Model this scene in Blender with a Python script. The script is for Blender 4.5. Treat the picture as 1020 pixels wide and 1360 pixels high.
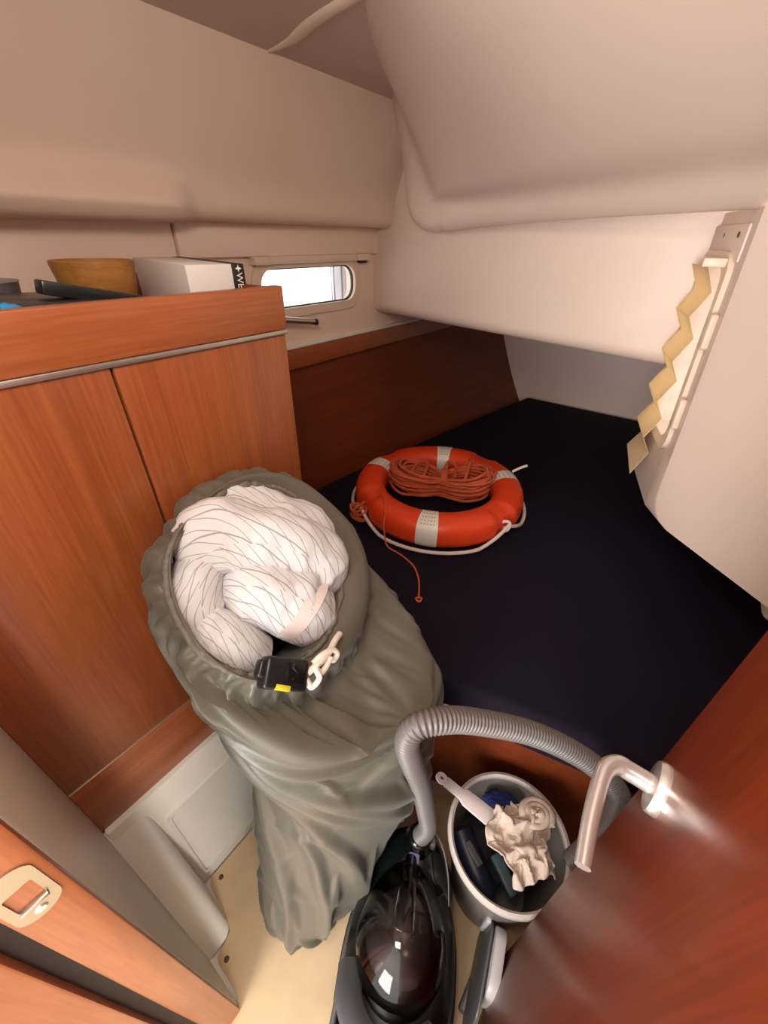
import bpy, bmesh, math, random
import numpy as np
from mathutils import Vector, Matrix, noise

for o in list(bpy.data.objects): bpy.data.objects.remove(o)
random.seed(7)
scn = bpy.context.scene
COL = scn.collection
PI = math.pi
V = Vector

# ------------------------------------------------------------------ camera
CAM = V((0, 0, 1.5))
PITCH, ROLL, YAW = math.radians(34.0), math.radians(.84), math.radians(36.93)
cd = bpy.data.cameras.new('camera'); cam = bpy.data.objects.new('camera', cd); COL.objects.link(cam)
fw = V((-math.sin(YAW)*math.cos(PITCH), math.cos(YAW)*math.cos(PITCH), -math.sin(PITCH)))
rt = V((math.cos(YAW), math.sin(YAW), 0)); up = rt.cross(fw)
r2 = rt*math.cos(ROLL) + up*math.sin(ROLL); u2 = -rt*math.sin(ROLL) + up*math.cos(ROLL)
M = Matrix((r2, u2, -fw)).transposed().to_4x4(); M.translation = CAM
cam.matrix_world = M
cd.sensor_fit = 'HORIZONTAL'; cd.sensor_width = 36; cd.lens = 540/1020*36; cd.clip_start = .01
scn.camera = cam

# ------------------------------------------------------------------ world, lights, exposure
w = bpy.data.worlds.new('sky'); scn.world = w; w.use_nodes = True
bg = w.node_tree.nodes['Background']; bg.inputs[0].default_value = (1.0, .97, .93, 1); bg.inputs[1].default_value = 1.6
def area(name, loc, target, size, power, color, sy=None):
    l = bpy.data.lights.new(name, 'AREA'); l.energy = power; l.color = color; l.size = size
    if sy: l.shape = 'RECTANGLE'; l.size_y = sy
    o = bpy.data.objects.new(name, l); COL.objects.link(o); o.location = loc
    o.rotation_euler = (V(target)-V(loc)).to_track_quat('-Z', 'Y').to_euler()
    return o
area('saloon_daylight', (-.05, -1.5, 1.15), (-.45, .6, 1.45), .8, 40, (1.0, .97, .93), 1.3)
area('cabin_bulkhead_lamp', (-.12, .02, 1.80), (-.40, .55, 1.1), .2, 3.5, (1.0, .84, .68))
sl = bpy.data.lights.new('sun', 'SUN'); sl.energy = 1.1; sl.angle = math.radians(14); sl.color = (1.0, .93, .82)
so = bpy.data.objects.new('sun', sl); COL.objects.link(so); so.location = (4, .5, 3); so.rotation_euler = V((-1, .3, -.38)).to_track_quat('-Z', 'Y').to_euler()
vs = scn.view_settings
scn.display_settings.display_device = 'sRGB'
vs.view_transform = 'Standard'; vs.look = 'None'; vs.exposure = 0.54; vs.gamma = 1; vs.use_curve_mapping = False

# ------------------------------------------------------------------ materials
def lin(c):
    return tuple((x/12.92 if x <= .04045 else ((x+.055)/1.055)**2.4) for x in [k/255 for k in c])
MATS = {}
def nt(name):
    m = bpy.data.materials.new(name); m.use_nodes = True
    b = m.node_tree.nodes['Principled BSDF']
    return m, m.node_tree, b
def mat(name, col, rough=.5, metal=0, var=0, vscale=8, bump=0, bscale=60, coat=0, spec=.5, alpha=1, trans=0, sss=0, sheen=0, stretch=(1,1,1), crough=.1):
    m, t, b = nt(name); N = t.nodes; L = t.links
    c = lin(col); b.inputs['Base Color'].default_value = (*c, 1)
    b.inputs['Roughness'].default_value = rough; b.inputs['Metallic'].default_value = metal
    b.inputs['Specular IOR Level'].default_value = spec
    b.inputs['Coat Weight'].default_value = coat; b.inputs['Coat Roughness'].default_value = crough
    b.inputs['Transmission Weight'].default_value = trans; b.inputs['Alpha'].default_value = alpha
    b.inputs['Sheen Weight'].default_value = sheen
    if var or bump:
        tc = N.new('ShaderNodeTexCoord'); mp = N.new('ShaderNodeMapping'); mp.inputs['Scale'].default_value = stretch
        L.new(tc.outputs['Object'], mp.inputs[0])
    if var:
        n = N.new('ShaderNodeTexNoise'); n.inputs['Scale'].default_value = vscale; n.inputs['Detail'].default_value = 5
        L.new(mp.outputs[0], n.inputs['Vector'])
        r = N.new('ShaderNodeValToRGB')
        r.color_ramp.elements[0].position = .3; r.color_ramp.elements[1].position = .7
        r.color_ramp.elements[0].color = (*[x*(1-var) for x in c], 1); r.color_ramp.elements[1].color = (*[min(1, x*(1+var)) for x in c], 1)
        L.new(n.outputs[0], r.inputs[0]); L.new(r.outputs[0], b.inputs['Base Color'])
    if bump:
        n2 = N.new('ShaderNodeTexNoise'); n2.inputs['Scale'].default_value = bscale; n2.inputs['Detail'].default_value = 4
        L.new(mp.outputs[0], n2.inputs['Vector'])
        bp = N.new('ShaderNodeBump'); bp.inputs['Strength'].default_value = bump; bp.inputs['Distance'].default_value = .003
        L.new(n2.outputs[0], bp.inputs['Height']); L.new(bp.outputs[0], b.inputs['Normal'])
    MATS[name] = m; return m
def wood(name, c1, c2, axis=2, scale=1.0, rough=.35, coat=.25, crough=.15):
    m, t, b = nt(name); N = t.nodes; L = t.links
    tc = N.new('ShaderNodeTexCoord'); mp = N.new('ShaderNodeMapping')
    s = [38*scale]*3; s[axis] = 1.6*scale; mp.inputs['Scale'].default_value = s
    L.new(tc.outputs['Object'], mp.inputs[0])
    n = N.new('ShaderNodeTexNoise'); n.inputs['Scale'].default_value = 1; n.inputs['Detail'].default_value = 7; n.inputs['Distortion'].default_value = .6
    L.new(mp.outputs[0], n.inputs['Vector'])
    mp2 = N.new('ShaderNodeMapping'); s2 = [260*scale]*3; s2[axis] = 9*scale; mp2.inputs['Scale'].default_value = s2
    L.new(tc.outputs['Object'], mp2.inputs[0])
    n2 = N.new('ShaderNodeTexNoise'); n2.inputs['Scale'].default_value = 1; n2.inputs['Detail'].default_value = 3
    L.new(mp2.outputs[0], n2.inputs['Vector'])
    mix = N.new('ShaderNodeMath'); mix.operation = 'MULTIPLY_ADD'; mix.inputs[1].default_value = .45
    L.new(n2.outputs[0], mix.inputs[0]); 
    sc = N.new('ShaderNodeMath'); sc.operation = 'MULTIPLY'; sc.inputs[1].default_value = .55
    L.new(n.outputs[0], sc.inputs[0]); L.new(sc.outputs[0], mix.inputs[2])
    r = N.new('ShaderNodeValToRGB'); r.color_ramp.elements[0].position = .36; r.color_ramp.elements[1].position = .64
    r.color_ramp.elements[0].color = (*lin(c1), 1); r.color_ramp.elements[1].color = (*lin(c2), 1)
    L.new(mix.outputs[0], r.inputs[0]); L.new(r.outputs[0], b.inputs['Base Color'])
    b.inputs['Roughness'].default_value = rough; b.inputs['Coat Weight'].default_value = coat; b.inputs['Coat Roughness'].default_value = crough
    MATS[name] = m; return m

wood('cherry_v', (130, 66, 32), (155, 84, 44), 2)
wood('cherry_h', (140, 74, 40), (166, 94, 54), 1)
wood('cherry_shaded', (102, 40, 11), (122, 52, 16), 1, rough=.5, coat=.05)  # darker copy of the cherry, shade around the berth put into its colour
wood('cherry_door', (122, 48, 16), (146, 62, 24), 2, scale=.8, rough=.42, coat=.25, crough=.22)
wood('cherry_jamb', (146, 80, 46), (172, 100, 60), 2, rough=.35)
wood('bowl_wood', (150, 100, 44), (178, 126, 62), 1, rough=.45, coat=0)
mat('gelcoat', (236, 212, 196), .38, var=.02, vscale=3, bump=.03, bscale=12)
mat('headliner', (224, 202, 186), .6, var=.025, vscale=3, bump=.05, bscale=120)
mat('deckhead', (200, 180, 168), .6, var=.02, vscale=3)
mat('moulding', (220, 198, 186), .45, var=.02, vscale=4, bump=.04, bscale=14)
mat('bulkhead_cream', (214, 204, 190), .45, var=.02, vscale=4)
mat('pan_white', (228, 228, 222), .3, var=.02, vscale=5)
mat('floor_ply', (206, 178, 142), .5, var=.07, vscale=14, bump=.05, bscale=70)
mat('cushion', (24, 15, 30), .9, var=.12, vscale=5, bump=.25, bscale=420, spec=.2)
mat('aluminium', (196, 190, 184), .35, metal=.9)
mat('chrome', (226, 222, 220), .22, metal=.72)
mat('satin_metal', (190, 184, 172), .3, metal=.9)
mat('seal', (36, 22, 16), .7)
mat('screw', (96, 74, 52), .5, metal=.5)
mat('pvc_orange', (226, 68, 28), .38, var=.05, vscale=9, bump=.05, bscale=90)
mat('pvc_orange_deep', (186, 44, 16), .5)
mat('band_white', (232, 226, 214), .4)
mat('band_print', (120, 116, 110), .5)
mat('rope_white', (226, 206, 196), .8, bump=.5, bscale=240)
mat('rope_orange', (190, 84, 50), .8, var=.14, vscale=60, bump=.6, bscale=260)
mat('cord_orange', (206, 96, 60), .8)
mat('bag_cloth', (92, 88, 78), .40, var=.05, vscale=5, bump=.10, bscale=26, sheen=.1)
mat('bag_hem', (106, 100, 88), .6, var=.08, vscale=30, bump=.3, bscale=150)
mat('elastic_white', (224, 214, 200), .7, bump=.3, bscale=300)
mat('black_plastic', (22, 21, 22), .35)
mat('black_gloss', (12, 14, 15), .1, coat=.6, crough=.05)
mat('nose_shell', (14, 22, 22), .14, coat=.5, crough=.05)
mat('grey_plastic', (92, 92, 94), .35)
mat('hose_grey', (104, 98, 96), .4)
mat('bin_grey', (84, 77, 75), .5, var=.15, vscale=14)
mat('lilac', (150, 146, 190), .4)
mat('pale_plastic', (204, 200, 200), .35, var=.03)
mat('bucket_pe', (132, 124, 118), .4, var=.05, vscale=9)
mat('bucket_rim', (206, 198, 190), .4)
mat('blue_cloth', (24, 40, 96), .9, var=.2, vscale=40, bump=.6, bscale=120)
mat('dark_cloth', (30, 24, 32), .85, var=.2, vscale=20, bump=.4, bscale=60)
mat('navy_plastic', (30, 36, 62), .4)
mat('teal_plastic', (74, 98, 104), .4)
mat('rag', (204, 184, 170), .9, var=.06, vscale=30, bump=.4, bscale=300)
mat('brush_white', (228, 214, 212), .35)
mat('yellow', (206, 200, 50), .5)
mat('box_white', (222, 218, 216), .5, var=.02)
mat('box_grey', (196, 192, 194), .55)
mat('black_card', (20, 18, 18), .5)
mat('print_white', (236, 232, 226), .6)
mat('pan_black', (30, 32, 36), .3)
mat('lid_grey', (120, 122, 126), .3)
mat('blue_plastic', (40, 140, 205), .3, var=.1, vscale=30, bump=.4, bscale=60)
mat('blind_frame', (226, 206, 186), .4)
mat('gasket', (44, 44, 48), .5)
mat('fender_vinyl', (196, 194, 204), .5, var=.12, vscale=40, stretch=(1, 6, .3))
def glass(name, tint, rough=.02, ior=1.45):
    m, t, b = nt(name)
    b.inputs['Base Color'].default_value = (*tint, 1); b.inputs['Transmission Weight'].default_value = 1
    b.inputs['Roughness'].default_value = rough; b.inputs['IOR'].default_value = ior
    MATS[name] = m; return m
m, t, b = nt('acrylic'); N = t.nodes; L = t.links
gl = N.new('ShaderNodeBsdfGlossy'); gl.inputs['Roughness'].default_value = .02
tr_ = N.new('ShaderNodeBsdfTransparent'); tr_.inputs[0].default_value = (.97, .98, .98, 1)
mx = N.new('ShaderNodeMixShader'); mx.inputs[0].default_value = .05; L.new(tr_.outputs[0], mx.inputs[1]); L.new(gl.outputs[0], mx.inputs[2])
L.new(mx.outputs[0], t.nodes['Material Output'].inputs[0]); MATS['acrylic'] = m
# smoked dust container: part glossy, part see-through
m, t, b = nt('smoke'); N = t.nodes; L = t.links
gl = N.new('ShaderNodeBsdfGlossy'); gl.inputs['Roughness'].default_value = .06; gl.inputs[0].default_value = (.9, .87, .85, 1)
tr = N.new('ShaderNodeBsdfTransparent'); tr.inputs[0].default_value = (.62, .58, .57, 1)
fr = N.new('ShaderNodeFresnel'); fr.inputs['IOR'].default_value = 1.6
mx = N.new('ShaderNodeMixShader'); L.new(fr.outputs[0], mx.inputs[0]); L.new(tr.outputs[0], mx.inputs[1]); L.new(gl.outputs[0], mx.inputs[2])
L.new(mx.outputs[0], t.nodes['Material Output'].inputs[0]); MATS['smoke'] = m
# translucent pleated paper
m, t, b = nt('blind_paper'); N = t.nodes; L = t.links
b.inputs['Base Color'].default_value = (*lin((242, 226, 198)), 1); b.inputs['Roughness'].default_value = .8
tl = N.new('ShaderNodeBsdfTranslucent'); tl.inputs[0].default_value = (*lin((244, 226, 186)), 1)
mx = N.new('ShaderNodeMixShader'); mx.inputs[0].default_value = .55
L.new(b.outputs[0], mx.inputs[1]); L.new(tl.outputs[0], mx.inputs[2]); L.new(mx.outputs[0], t.nodes['Material Output'].inputs[0]); MATS['blind_paper'] = m
bt = MATS['bag_cloth'].node_tree; bN, bL = bt.nodes, bt.links
tc_ = bN.new('ShaderNodeTexCoord'); mp_ = bN.new('ShaderNodeMapping'); mp_.inputs['Scale'].default_value = (1, 1, .6); mp_.inputs['Rotation'].default_value = (.5, .4, 0)
bL.new(tc_.outputs['Object'], mp_.inputs[0])
rn = bN.new('ShaderNodeTexNoise'); rn.noise_type = 'RIDGED_MULTIFRACTAL'; rn.inputs['Scale'].default_value = 8; rn.inputs['Detail'].default_value = 3; rn.inputs['Distortion'].default_value = .5
bL.new(mp_.outputs[0], rn.inputs['Vector'])
bb_ = bN.new('ShaderNodeBump'); bb_.inputs['Strength'].default_value = .8; bb_.inputs['Distance'].default_value = .007
bL.new(rn.outputs[0], bb_.inputs['Height']); bL.new(bb_.outputs[0], bN['Principled BSDF'].inputs['Normal'])
# duvet cotton: white with thin wavering grey lines
m, t, b = nt('duvet_cotton'); N = t.nodes; L = t.links
uv = N.new('ShaderNodeUVMap')
def lines(rot, scale, dist, lo):
    mp = N.new('ShaderNodeMapping'); mp.inputs['Rotation'].default_value = (0, 0, rot); L.new(uv.outputs[0], mp.inputs[0])
    wv = N.new('ShaderNodeTexWave'); wv.wave_type = 'BANDS'; wv.bands_direction = 'X'; wv.wave_profile = 'SIN'
    wv.inputs['Scale'].default_value = scale; wv.inputs['Distortion'].default_value = dist; wv.inputs['Detail'].default_value = 1; wv.inputs['Detail Scale'].default_value = .5
    L.new(mp.outputs[0], wv.inputs['Vector'])
    r = N.new('ShaderNodeValToRGB'); r.color_ramp.elements[0].position = lo; r.color_ramp.elements[0].color = (0, 0, 0, 1)
    r.color_ramp.elements[1].position = min(1, lo+.03); r.color_ramp.elements[1].color = (1, 1, 1, 1)
    L.new(wv.outputs[0], r.inputs[0]); return r
ra_n = lines(.75, 3.2, 4.5, .972); rb_n = lines(1.15, 1.7, 5, .975)
mxx = N.new('ShaderNodeMath'); mxx.operation = 'MAXIMUM'; L.new(ra_n.outputs[0], mxx.inputs[0]); L.new(rb_n.outputs[0], mxx.inputs[1])
mc = N.new('ShaderNodeMix'); mc.data_type = 'RGBA'; mc.inputs['A'].default_value = (*lin((212, 211, 213)), 1); mc.inputs['B'].default_value = (*lin((150, 146, 150)), 1)
L.new(mxx.outputs[0], mc.inputs['Factor']); L.new(mc.outputs['Result'], b.inputs['Base Color']); b.inputs['Roughness'].default_value = .85
tc = N.new('ShaderNodeTexCoord'); nn = N.new('ShaderNodeTexNoise'); nn.inputs['Scale'].default_value = 45; nn.inputs['Detail'].default_value = 4
L.new(tc.outputs['Object'], nn.inputs['Vector']); bp = N.new('ShaderNodeBump'); bp.inputs['Strength'].default_value = .35; bp.inputs['Distance'].default_value = .004
L.new(nn.outputs[0], bp.inputs['Height']); L.new(bp.outputs[0], b.inputs['Normal']); MATS['duvet_cotton'] = m
mat('duvet_band', (226, 212, 208), .85, bump=.3, bscale=300)

# ------------------------------------------------------------------ helpers
def empty(name, loc, label=None, cat=None, group=None, kind=None):
    o = bpy.data.objects.new(name, None); COL.objects.link(o); o.location = loc; o.empty_display_size = .05
    tag(o, label, cat, group, kind); return o
def tag(o, label=None, cat=None, group=None, kind=None):
    if label: o['label'] = label
    if cat: o['category'] = cat
    if group: o['group'] = group
    if kind: o['kind'] = kind
    return o
WLOC = {}
def wl(o):
    p = V((0, 0, 0))
    while o: p = p + V(o.location); o = o.parent
    return p
def obj(name, bm, material, parent=None, origin=None, smooth=True, label=None, cat=None, group=None, kind=None, angle=40, recalc=True):
    """geometry in bm is in room coordinates"""
    if recalc: bmesh.ops.recalc_face_normals(bm, faces=bm.faces)
    org = wl(parent) if (parent and origin is None) else V(origin or (0, 0, 0))
    bmesh.ops.translate(bm, verts=bm.verts, vec=-org)
    me = bpy.data.meshes.new(name); bm.to_mesh(me); bm.free()
    me.materials.append(MATS[material])
    if smooth:
        me.shade_smooth()
        try: me.set_sharp_from_angle(angle=math.radians(angle))
        except Exception: pass
    o = bpy.data.objects.new(name, me); COL.objects.link(o)
    if parent: o.parent = parent; o.location = org - wl(parent)
    else: o.location = org
    tag(o, label, cat, group, kind); return o
def box(x0, x1, y0, y1, z0, z1, bev=0, seg=2, bm=None):
    nb = bm is None
    b2 = bmesh.new()
    r = bmesh.ops.create_cube(b2, size=1)
    for v in b2.verts:
        v.co = V(((x0+x1)/2+v.co.x*(x1-x0), (y0+y1)/2+v.co.y*(y1-y0), (z0+z1)/2+v.co.z*(z1-z0)))
    if bev: bmesh.ops.bevel(b2, geom=list(b2.edges), offset=bev, segments=seg, affect='EDGES', profile=.5)
    return b2 if nb else merge(bm, b2)
def merge(bm, b2):
    me = bpy.data.meshes.new('tmp'); b2.to_mesh(me); b2.free(); bm.from_mesh(me); bpy.data.meshes.remove(me); return bm
def obox(c, a, b, n, sa, sb, sn, bev=0, seg=2):
    """oriented box: centre c, unit axes a,b,n, full sizes"""
    bm = box(-sa/2, sa/2, -sb/2, sb/2, -sn/2, sn/2, bev, seg)
    for v in bm.verts: v.co = V(c)+V(a)*v.co.x+V(b)*v.co.y+V(n)*v.co.z
    return bm
def hexa(p, bev=0, seg=2):
    """8 corners: bottom loop 4, top loop 4"""
    bm = bmesh.new(); v = [bm.verts.new(q) for q in p]
    for f in ((0, 1, 2, 3), (4, 5, 6, 7), (0, 1, 5, 4), (1, 2, 6, 5), (2, 3, 7, 6), (3, 0, 4, 7)): bm.faces.new([v[i] for i in f])
    if bev: bmesh.ops.bevel(bm, geom=list(bm.edges), offset=bev, segments=seg, affect='EDGES', profile=.5)
    return bm
def loft(rings, bm=None, closed=True, cap=(False, False), uv=None):
    bm = bm or bmesh.new(); R = [[bm.verts.new(p) for p in r] for r in rings]; n = len(R[0])
    uvl = bm.loops.layers.uv.verify() if uv else None
    for i in range(len(R)-1):
        for j in range(n if closed else n-1):
            k = (j+1) % n
            f = bm.faces.new((R[i][j], R[i][k], R[i+1][k], R[i+1][j]))
            if uv:
                for l, (a, c) in zip(f.loops, ((i, j), (i, j+1), (i+1, j+1), (i+1, j))): l[uvl].uv = uv(a, c)
    if cap[0]: bm.faces.new(list(reversed(R[0])))
    if cap[1]: bm.faces.new(R[-1])
    return bm
def catmull(P, n):
    P = [V(p) for p in P]; Q = [2*P[0]-P[1]]+P+[2*P[-1]-P[-2]]; out = []
    for i in range(1, len(Q)-2):
        for k in range(n):
            t = k/n; a, b, c, d = Q[i-1:i+3]
            out.append(.5*((2*b)+(c-a)*t+(2*a-5*b+4*c-d)*t*t+(3*b-a-3*c+d)*t**3))
    out.append(P[-1]); return out
def resample(pts, n):
    L = [0]
    for a, b in zip(pts, pts[1:]): L.append(L[-1]+(b-a).length)
    out = []; j = 0
    for i in range(n):
        s = L[-1]*i/(n-1)
        while j < len(pts)-2 and L[j+1] < s: j += 1
        d = L[j+1]-L[j]; out.append(pts[j].lerp(pts[j+1], 0 if d == 0 else (s-L[j])/d))
    return out, L[-1]
def tube(pts, rad, seg=10, bm=None, cap=True, uvs=None, flat=1.0, upv=None, closed=False):
    pts = [V(p) for p in pts]; n = len(pts); rings = []
    fr = None
    for i, p in enumerate(pts):
        if closed: t = (pts[(i+1) % n]-pts[i-1])
        else: t = pts[min(i+1, n-1)]-pts[max(i-1, 0)]
        t = t.normalized() if t.length > 0 else V((0, 0, 1))
        if fr is None:
            a = upv or (V((0, 0, 1)) if abs(t.z) < .9 else V((1, 0, 0)))
            fr = (V(a)-t*t.dot(V(a))).normalized()
        else:
            fr = (fr-t*t.dot(fr)).normalized()
        b = t.cross(fr); r = rad(i/(n-1)) if callable(rad) else rad
        rings.append([p+(fr*math.cos(2*PI*k/seg)*r*flat+b*math.sin(2*PI*k/seg)*r) for k in range(seg)])
    if closed: rings.append(rings[0]); cap = False
    bm = loft(rings, bm, True, (cap, cap), uvs)
    if closed: bmesh.ops.remove_doubles(bm, verts=bm.verts, dist=1e-6)
    return bm
def lathe(prof, c, n=48, ax=None, bm=None, cap=(False, False)):
    """prof: (radius, height) along axis ax (default Z) from c"""
    az = V(ax).normalized() if ax else V((0, 0, 1))
    a = az.orthogonal().normalized(); b = az.cross(a); c = V(c)
    return loft([[c+az*h+(a*math.cos(2*PI*k/n)+b*math.sin(2*PI*k/n))*max(r, 1e-5) for k in range(n)] for r, h in prof], bm, True, cap)
def rrect(w, h, r, n=6):
    P = []
    for cx, cy, a0 in ((w/2-r, h/2-r, 0), (-w/2+r, h/2-r, 90), (-w/2+r, -h/2+r, 180), (w/2-r, -h/2+r, 270)):
        for k in range(n+1):
            a = math.radians(a0+90*k/n); P.append((cx+r*math.cos(a), cy+r*math.sin(a)))
    return P
def prism(poly, c, a, b, n, th, bev=0, seg=2):
    """2-D polygon in axes a,b at c, extruded th along n"""
    c, a, b, n = V(c), V(a), V(b), V(n)
    bm = loft([[c+a*x+b*y for x, y in poly], [c+a*x+b*y+n*th for x, y in poly]], None, True, (True, True))
    if bev:
        bmesh.ops.recalc_face_normals(bm, faces=bm.faces)
        es = [e for e in bm.edges if len(e.link_faces) == 2 and e.calc_face_angle(0) > .9]
        bmesh.ops.bevel(bm, geom=es, offset=bev, segments=seg, affect='EDGES', profile=.5)
    return bm
def frame_ring(outer, inner, c, a, b, n, th, bm=None):
    """flat ring between two loops of equal count with thickness"""
    c, a, b, n = V(c), V(a), V(b), V(n)
    P = lambda L, d: [c+a*x+b*y+n*d for x, y in L]
    return loft([P(inner, 0), P(inner, th), P(outer, th), P(outer, 0), P(inner, 0)], bm)
def fbm(p, s, o=3):
    return noise.fractal(V(p)*s, 1.0, 2.0, o)

# ================================================================== STRUCTURE
# floor panel with the notched corner
poly = [(-.6, .012), (-.585, .0), (-.49, -.012), (-.466, -.02), (-.458, -.045), (-.452, -.066), (-.44, -.0725), (-.36, -.0735), (-.3, -.2), (-.3, -.9), (.9, -.9), (.9, 1.0), (-.6, 1.0)]
fl = obj('floor', prism(poly, (0, 0, -.02), (1, 0, 0), (0, 1, 0), (0, 0, 1), .02), 'floor_ply', kind='structure', smooth=False,
         label='beige plywood cabin sole panel with a notched corner')
for x, y in ((-.578, .03), (-.43, -.055)):
    obj('screw', lathe([(0, .0012), (.005, .0012), (.0065, .0002)], (x, y, 0), 16), 'screw', fl)
obj('floor_pan', box(-1.3, 1.0, -1.0, 3.0, -.06, -.022), 'pan_white', kind='structure', smooth=False, label='white moulded pan under the sole panel')
# white moulded plinth below the cabinet
pl = obj('wall_plinth', box(-.75, -.602, -.08, .53, 0, .53, .006), 'pan_white', kind='structure', label='white moulded plinth below the wooden cabinet')
a, b_, n = V((0, 1, 0)), V((0, 0, 1)), V((1, 0, 0))
obj('inset_panel', frame_ring(rrect(.42, .37, .012), rrect(.405, .352, .01), (-.603, .215, .235), a, b_, n, .006), 'pan_white', pl)
obj('inset_panel', prism(rrect(.40, .345, .01), (-.603, .215, .235), a, b_, n, .004), 'pan_white', pl)
rows = []
for k in range(13):
    f = k/12; z = .529*f; xo = -.462-.150*f; R_ = .03*(1-.6*f)
    rows.append([V((-.66, -.004, z)), V((xo-R_, -.012, z))]+[V((xo-R_+R_*math.sin(a_), -.012-R_+R_*math.cos(a_), z)) for a_ in [PI/2*q/6 for q in range(1, 7)]]+[V((xo, -.083, z))])
obj('pilaster', loft(rows, None, False), 'pan_white', pl, angle=60)
# forward bulkhead beside the doorway
wf = obj('wall_front', box(-1.3, -.3455, -.15, -.082, 0, 2.05, .004), 'bulkhead_cream', kind='structure', label='cream bulkhead stub between cabinet and door frame')
tr = obj('trim_1', box(-.345, -.3345, -.133, -.0835, 0, 2.0, .003), 'cherry_jamb', kind='structure', label='cherry wood door jamb with a metal strike plate')
obj('seal_strip', box(-.36, -.3385, -.152, -.131, 0, 2.0), 'seal', tr)
obj('jamb_lip', box(-.36, -.326, -.50, -.150, 0, 2.0, .003), 'cherry_jamb', tr)
obj('inlay_line', box(-.3265, -.3255, -.23, -.2275, 0, 2.0), 'elastic_white', tr)
obj('wall_front_right', box(.14, .66, -.15, -.09, 0, 2.05), 'bulkhead_cream', kind='structure', smooth=False, label='cream bulkhead on the hinge side of the doorway')
obj('wall_front_header', box(-.345, .14, -.15, -.09, 1.9, 2.05), 'bulkhead_cream', kind='structure', smooth=False, label='cream header above the doorway')
obj('wall_side_inboard', box(.62, .66, -.15, .74, 0, 2.05), 'bulkhead_cream', kind='structure', smooth=False, label='cream partition behind the open door')
# strike plate: oblong plate with square hole
sp = frame_ring(rrect(.037, .096, .0184, 8), [(x*.62, y) for x, y in rrect(.036, .034, .003, 8)], (-.3344, -.1105, .982), (0, 1, 0), (0, 0, 1), (1, 0, 0), .0015)
spo = obj('strike_plate', sp, 'satin_metal', tr)
obj('latch_lip', box(-.334, -.329, -.1225, -.0985, .9605, .966, .001), 'satin_metal', spo)
obj('screw', lathe([(0, .003), (.004, .003), (.006, .0012)], (-.3344, -.1105, .947), 14, ax=(1, 0, 0)), 'chrome', spo)

# hull side (wall_left) with portlight opening
WX = -1.2
WY, WZ = 1.15, 1.355          # portlight centre
hole = rrect(.46, .128, .045, 6)
def rect_map(n_per, y0, y1, z0, z1):
    """outer loop matching rrect order (corner = middle of each arc)"""
    C = [(y1, z1), (y0, z1), (y0, z0), (y1, z0)]; out = []
    h = n_per//2
    for q in range(4):
        prv, cur, nxt = C[q-1], C[q], C[(q+1) % 4]
        for k in range(n_per+1):
            if k <= h: t = .25*(1-k/h); out.append((cur[0]+(prv[0]-cur[0])*t, cur[1]+(prv[1]-cur[1])*t))
            else: t = .25*(k-h)/(n_per-h); out.append((cur[0]+(nxt[0]-cur[0])*t, cur[1]+(nxt[1]-cur[1])*t))
    return out
outer = [(y-WY, z-WZ) for y, z in rect_map(6, -.1, 2.8, 1.1, 1.62)]
bm = frame_ring(outer, hole, (WX-.04, WY, WZ), (0, 1, 0), (0, 0, 1), (1, 0, 0), .04)
wlft = obj('wall_left', bm, 'gelcoat', kind='structure', angle=30, label='pale hull side lining behind the cabinet with a portlight')
obj('upper_strip', box(-1.21, -1.178, .672, 1.6, 1.448, 1.53, .004), 'gelcoat', wlft)
obj('rear_strip', box(-1.21, -1.186, -.1, .668, 1.36, 1.53, .004), 'gelcoat', wlft)
obj('screw_hole', lathe([(0, .001), (.004, .001), (.005, 0)], (WX, 1.34, 1.272), 12, ax=(1, 0, 0)), 'screw', wlft)
# portlight
w1 = empty('window_1', (WX, WY, WZ), 'slim rounded portlight above the berth, bright with daylight', kind='structure')
bm = frame_ring(rrect(.52, .175, .075, 6), rrect(.452, .118, .05, 6), (WX-.002, WY, WZ), (0, 1, 0), (0, 0, 1), (1, 0, 0), .012)
bmesh.ops.recalc_face_normals(bm, faces=bm.faces)
obj('window_frame', bm, 'blind_frame', w1, angle=30)
obj('gasket', frame_ring(rrect(.456, .122, .05, 6), rrect(.444, .11, .046, 6), (WX-.012, WY, WZ), (0, 1, 0), (0, 0, 1), (1, 0, 0), .008), 'gasket', w1)
obj('pane', prism(rrect(.458, .124, .045, 6), (WX-.024, WY, WZ), (0, 1, 0), (0, 0, 1), (1, 0, 0), .006), 'acrylic', w1)
# pleated shade cassette above the portlight
bc = empty('blind_cassette', (WX+.01, 1.16, 1.438), 'narrow cream blind rail fixed above the small portlight', 'blind rail')
obj('rail', box(WX+.001, WX+.032, .90, 1.43, 1.428, 1.449, .004), 'blind_frame', bc)
obj('end_cap', box(WX+.001, WX+.036, .895, .955, 1.426, 1.449, .003), 'blind_frame', bc)
obj('end_cap', box(WX+.001, WX+.034, 1.37, 1.44, 1.427, 1.449, .003), 'blind_frame', bc)
obj('bracket', box(WX+.001, WX+.022, 1.40, 1.437, 1.418, 1.427, .002), 'gasket', bc)
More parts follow.
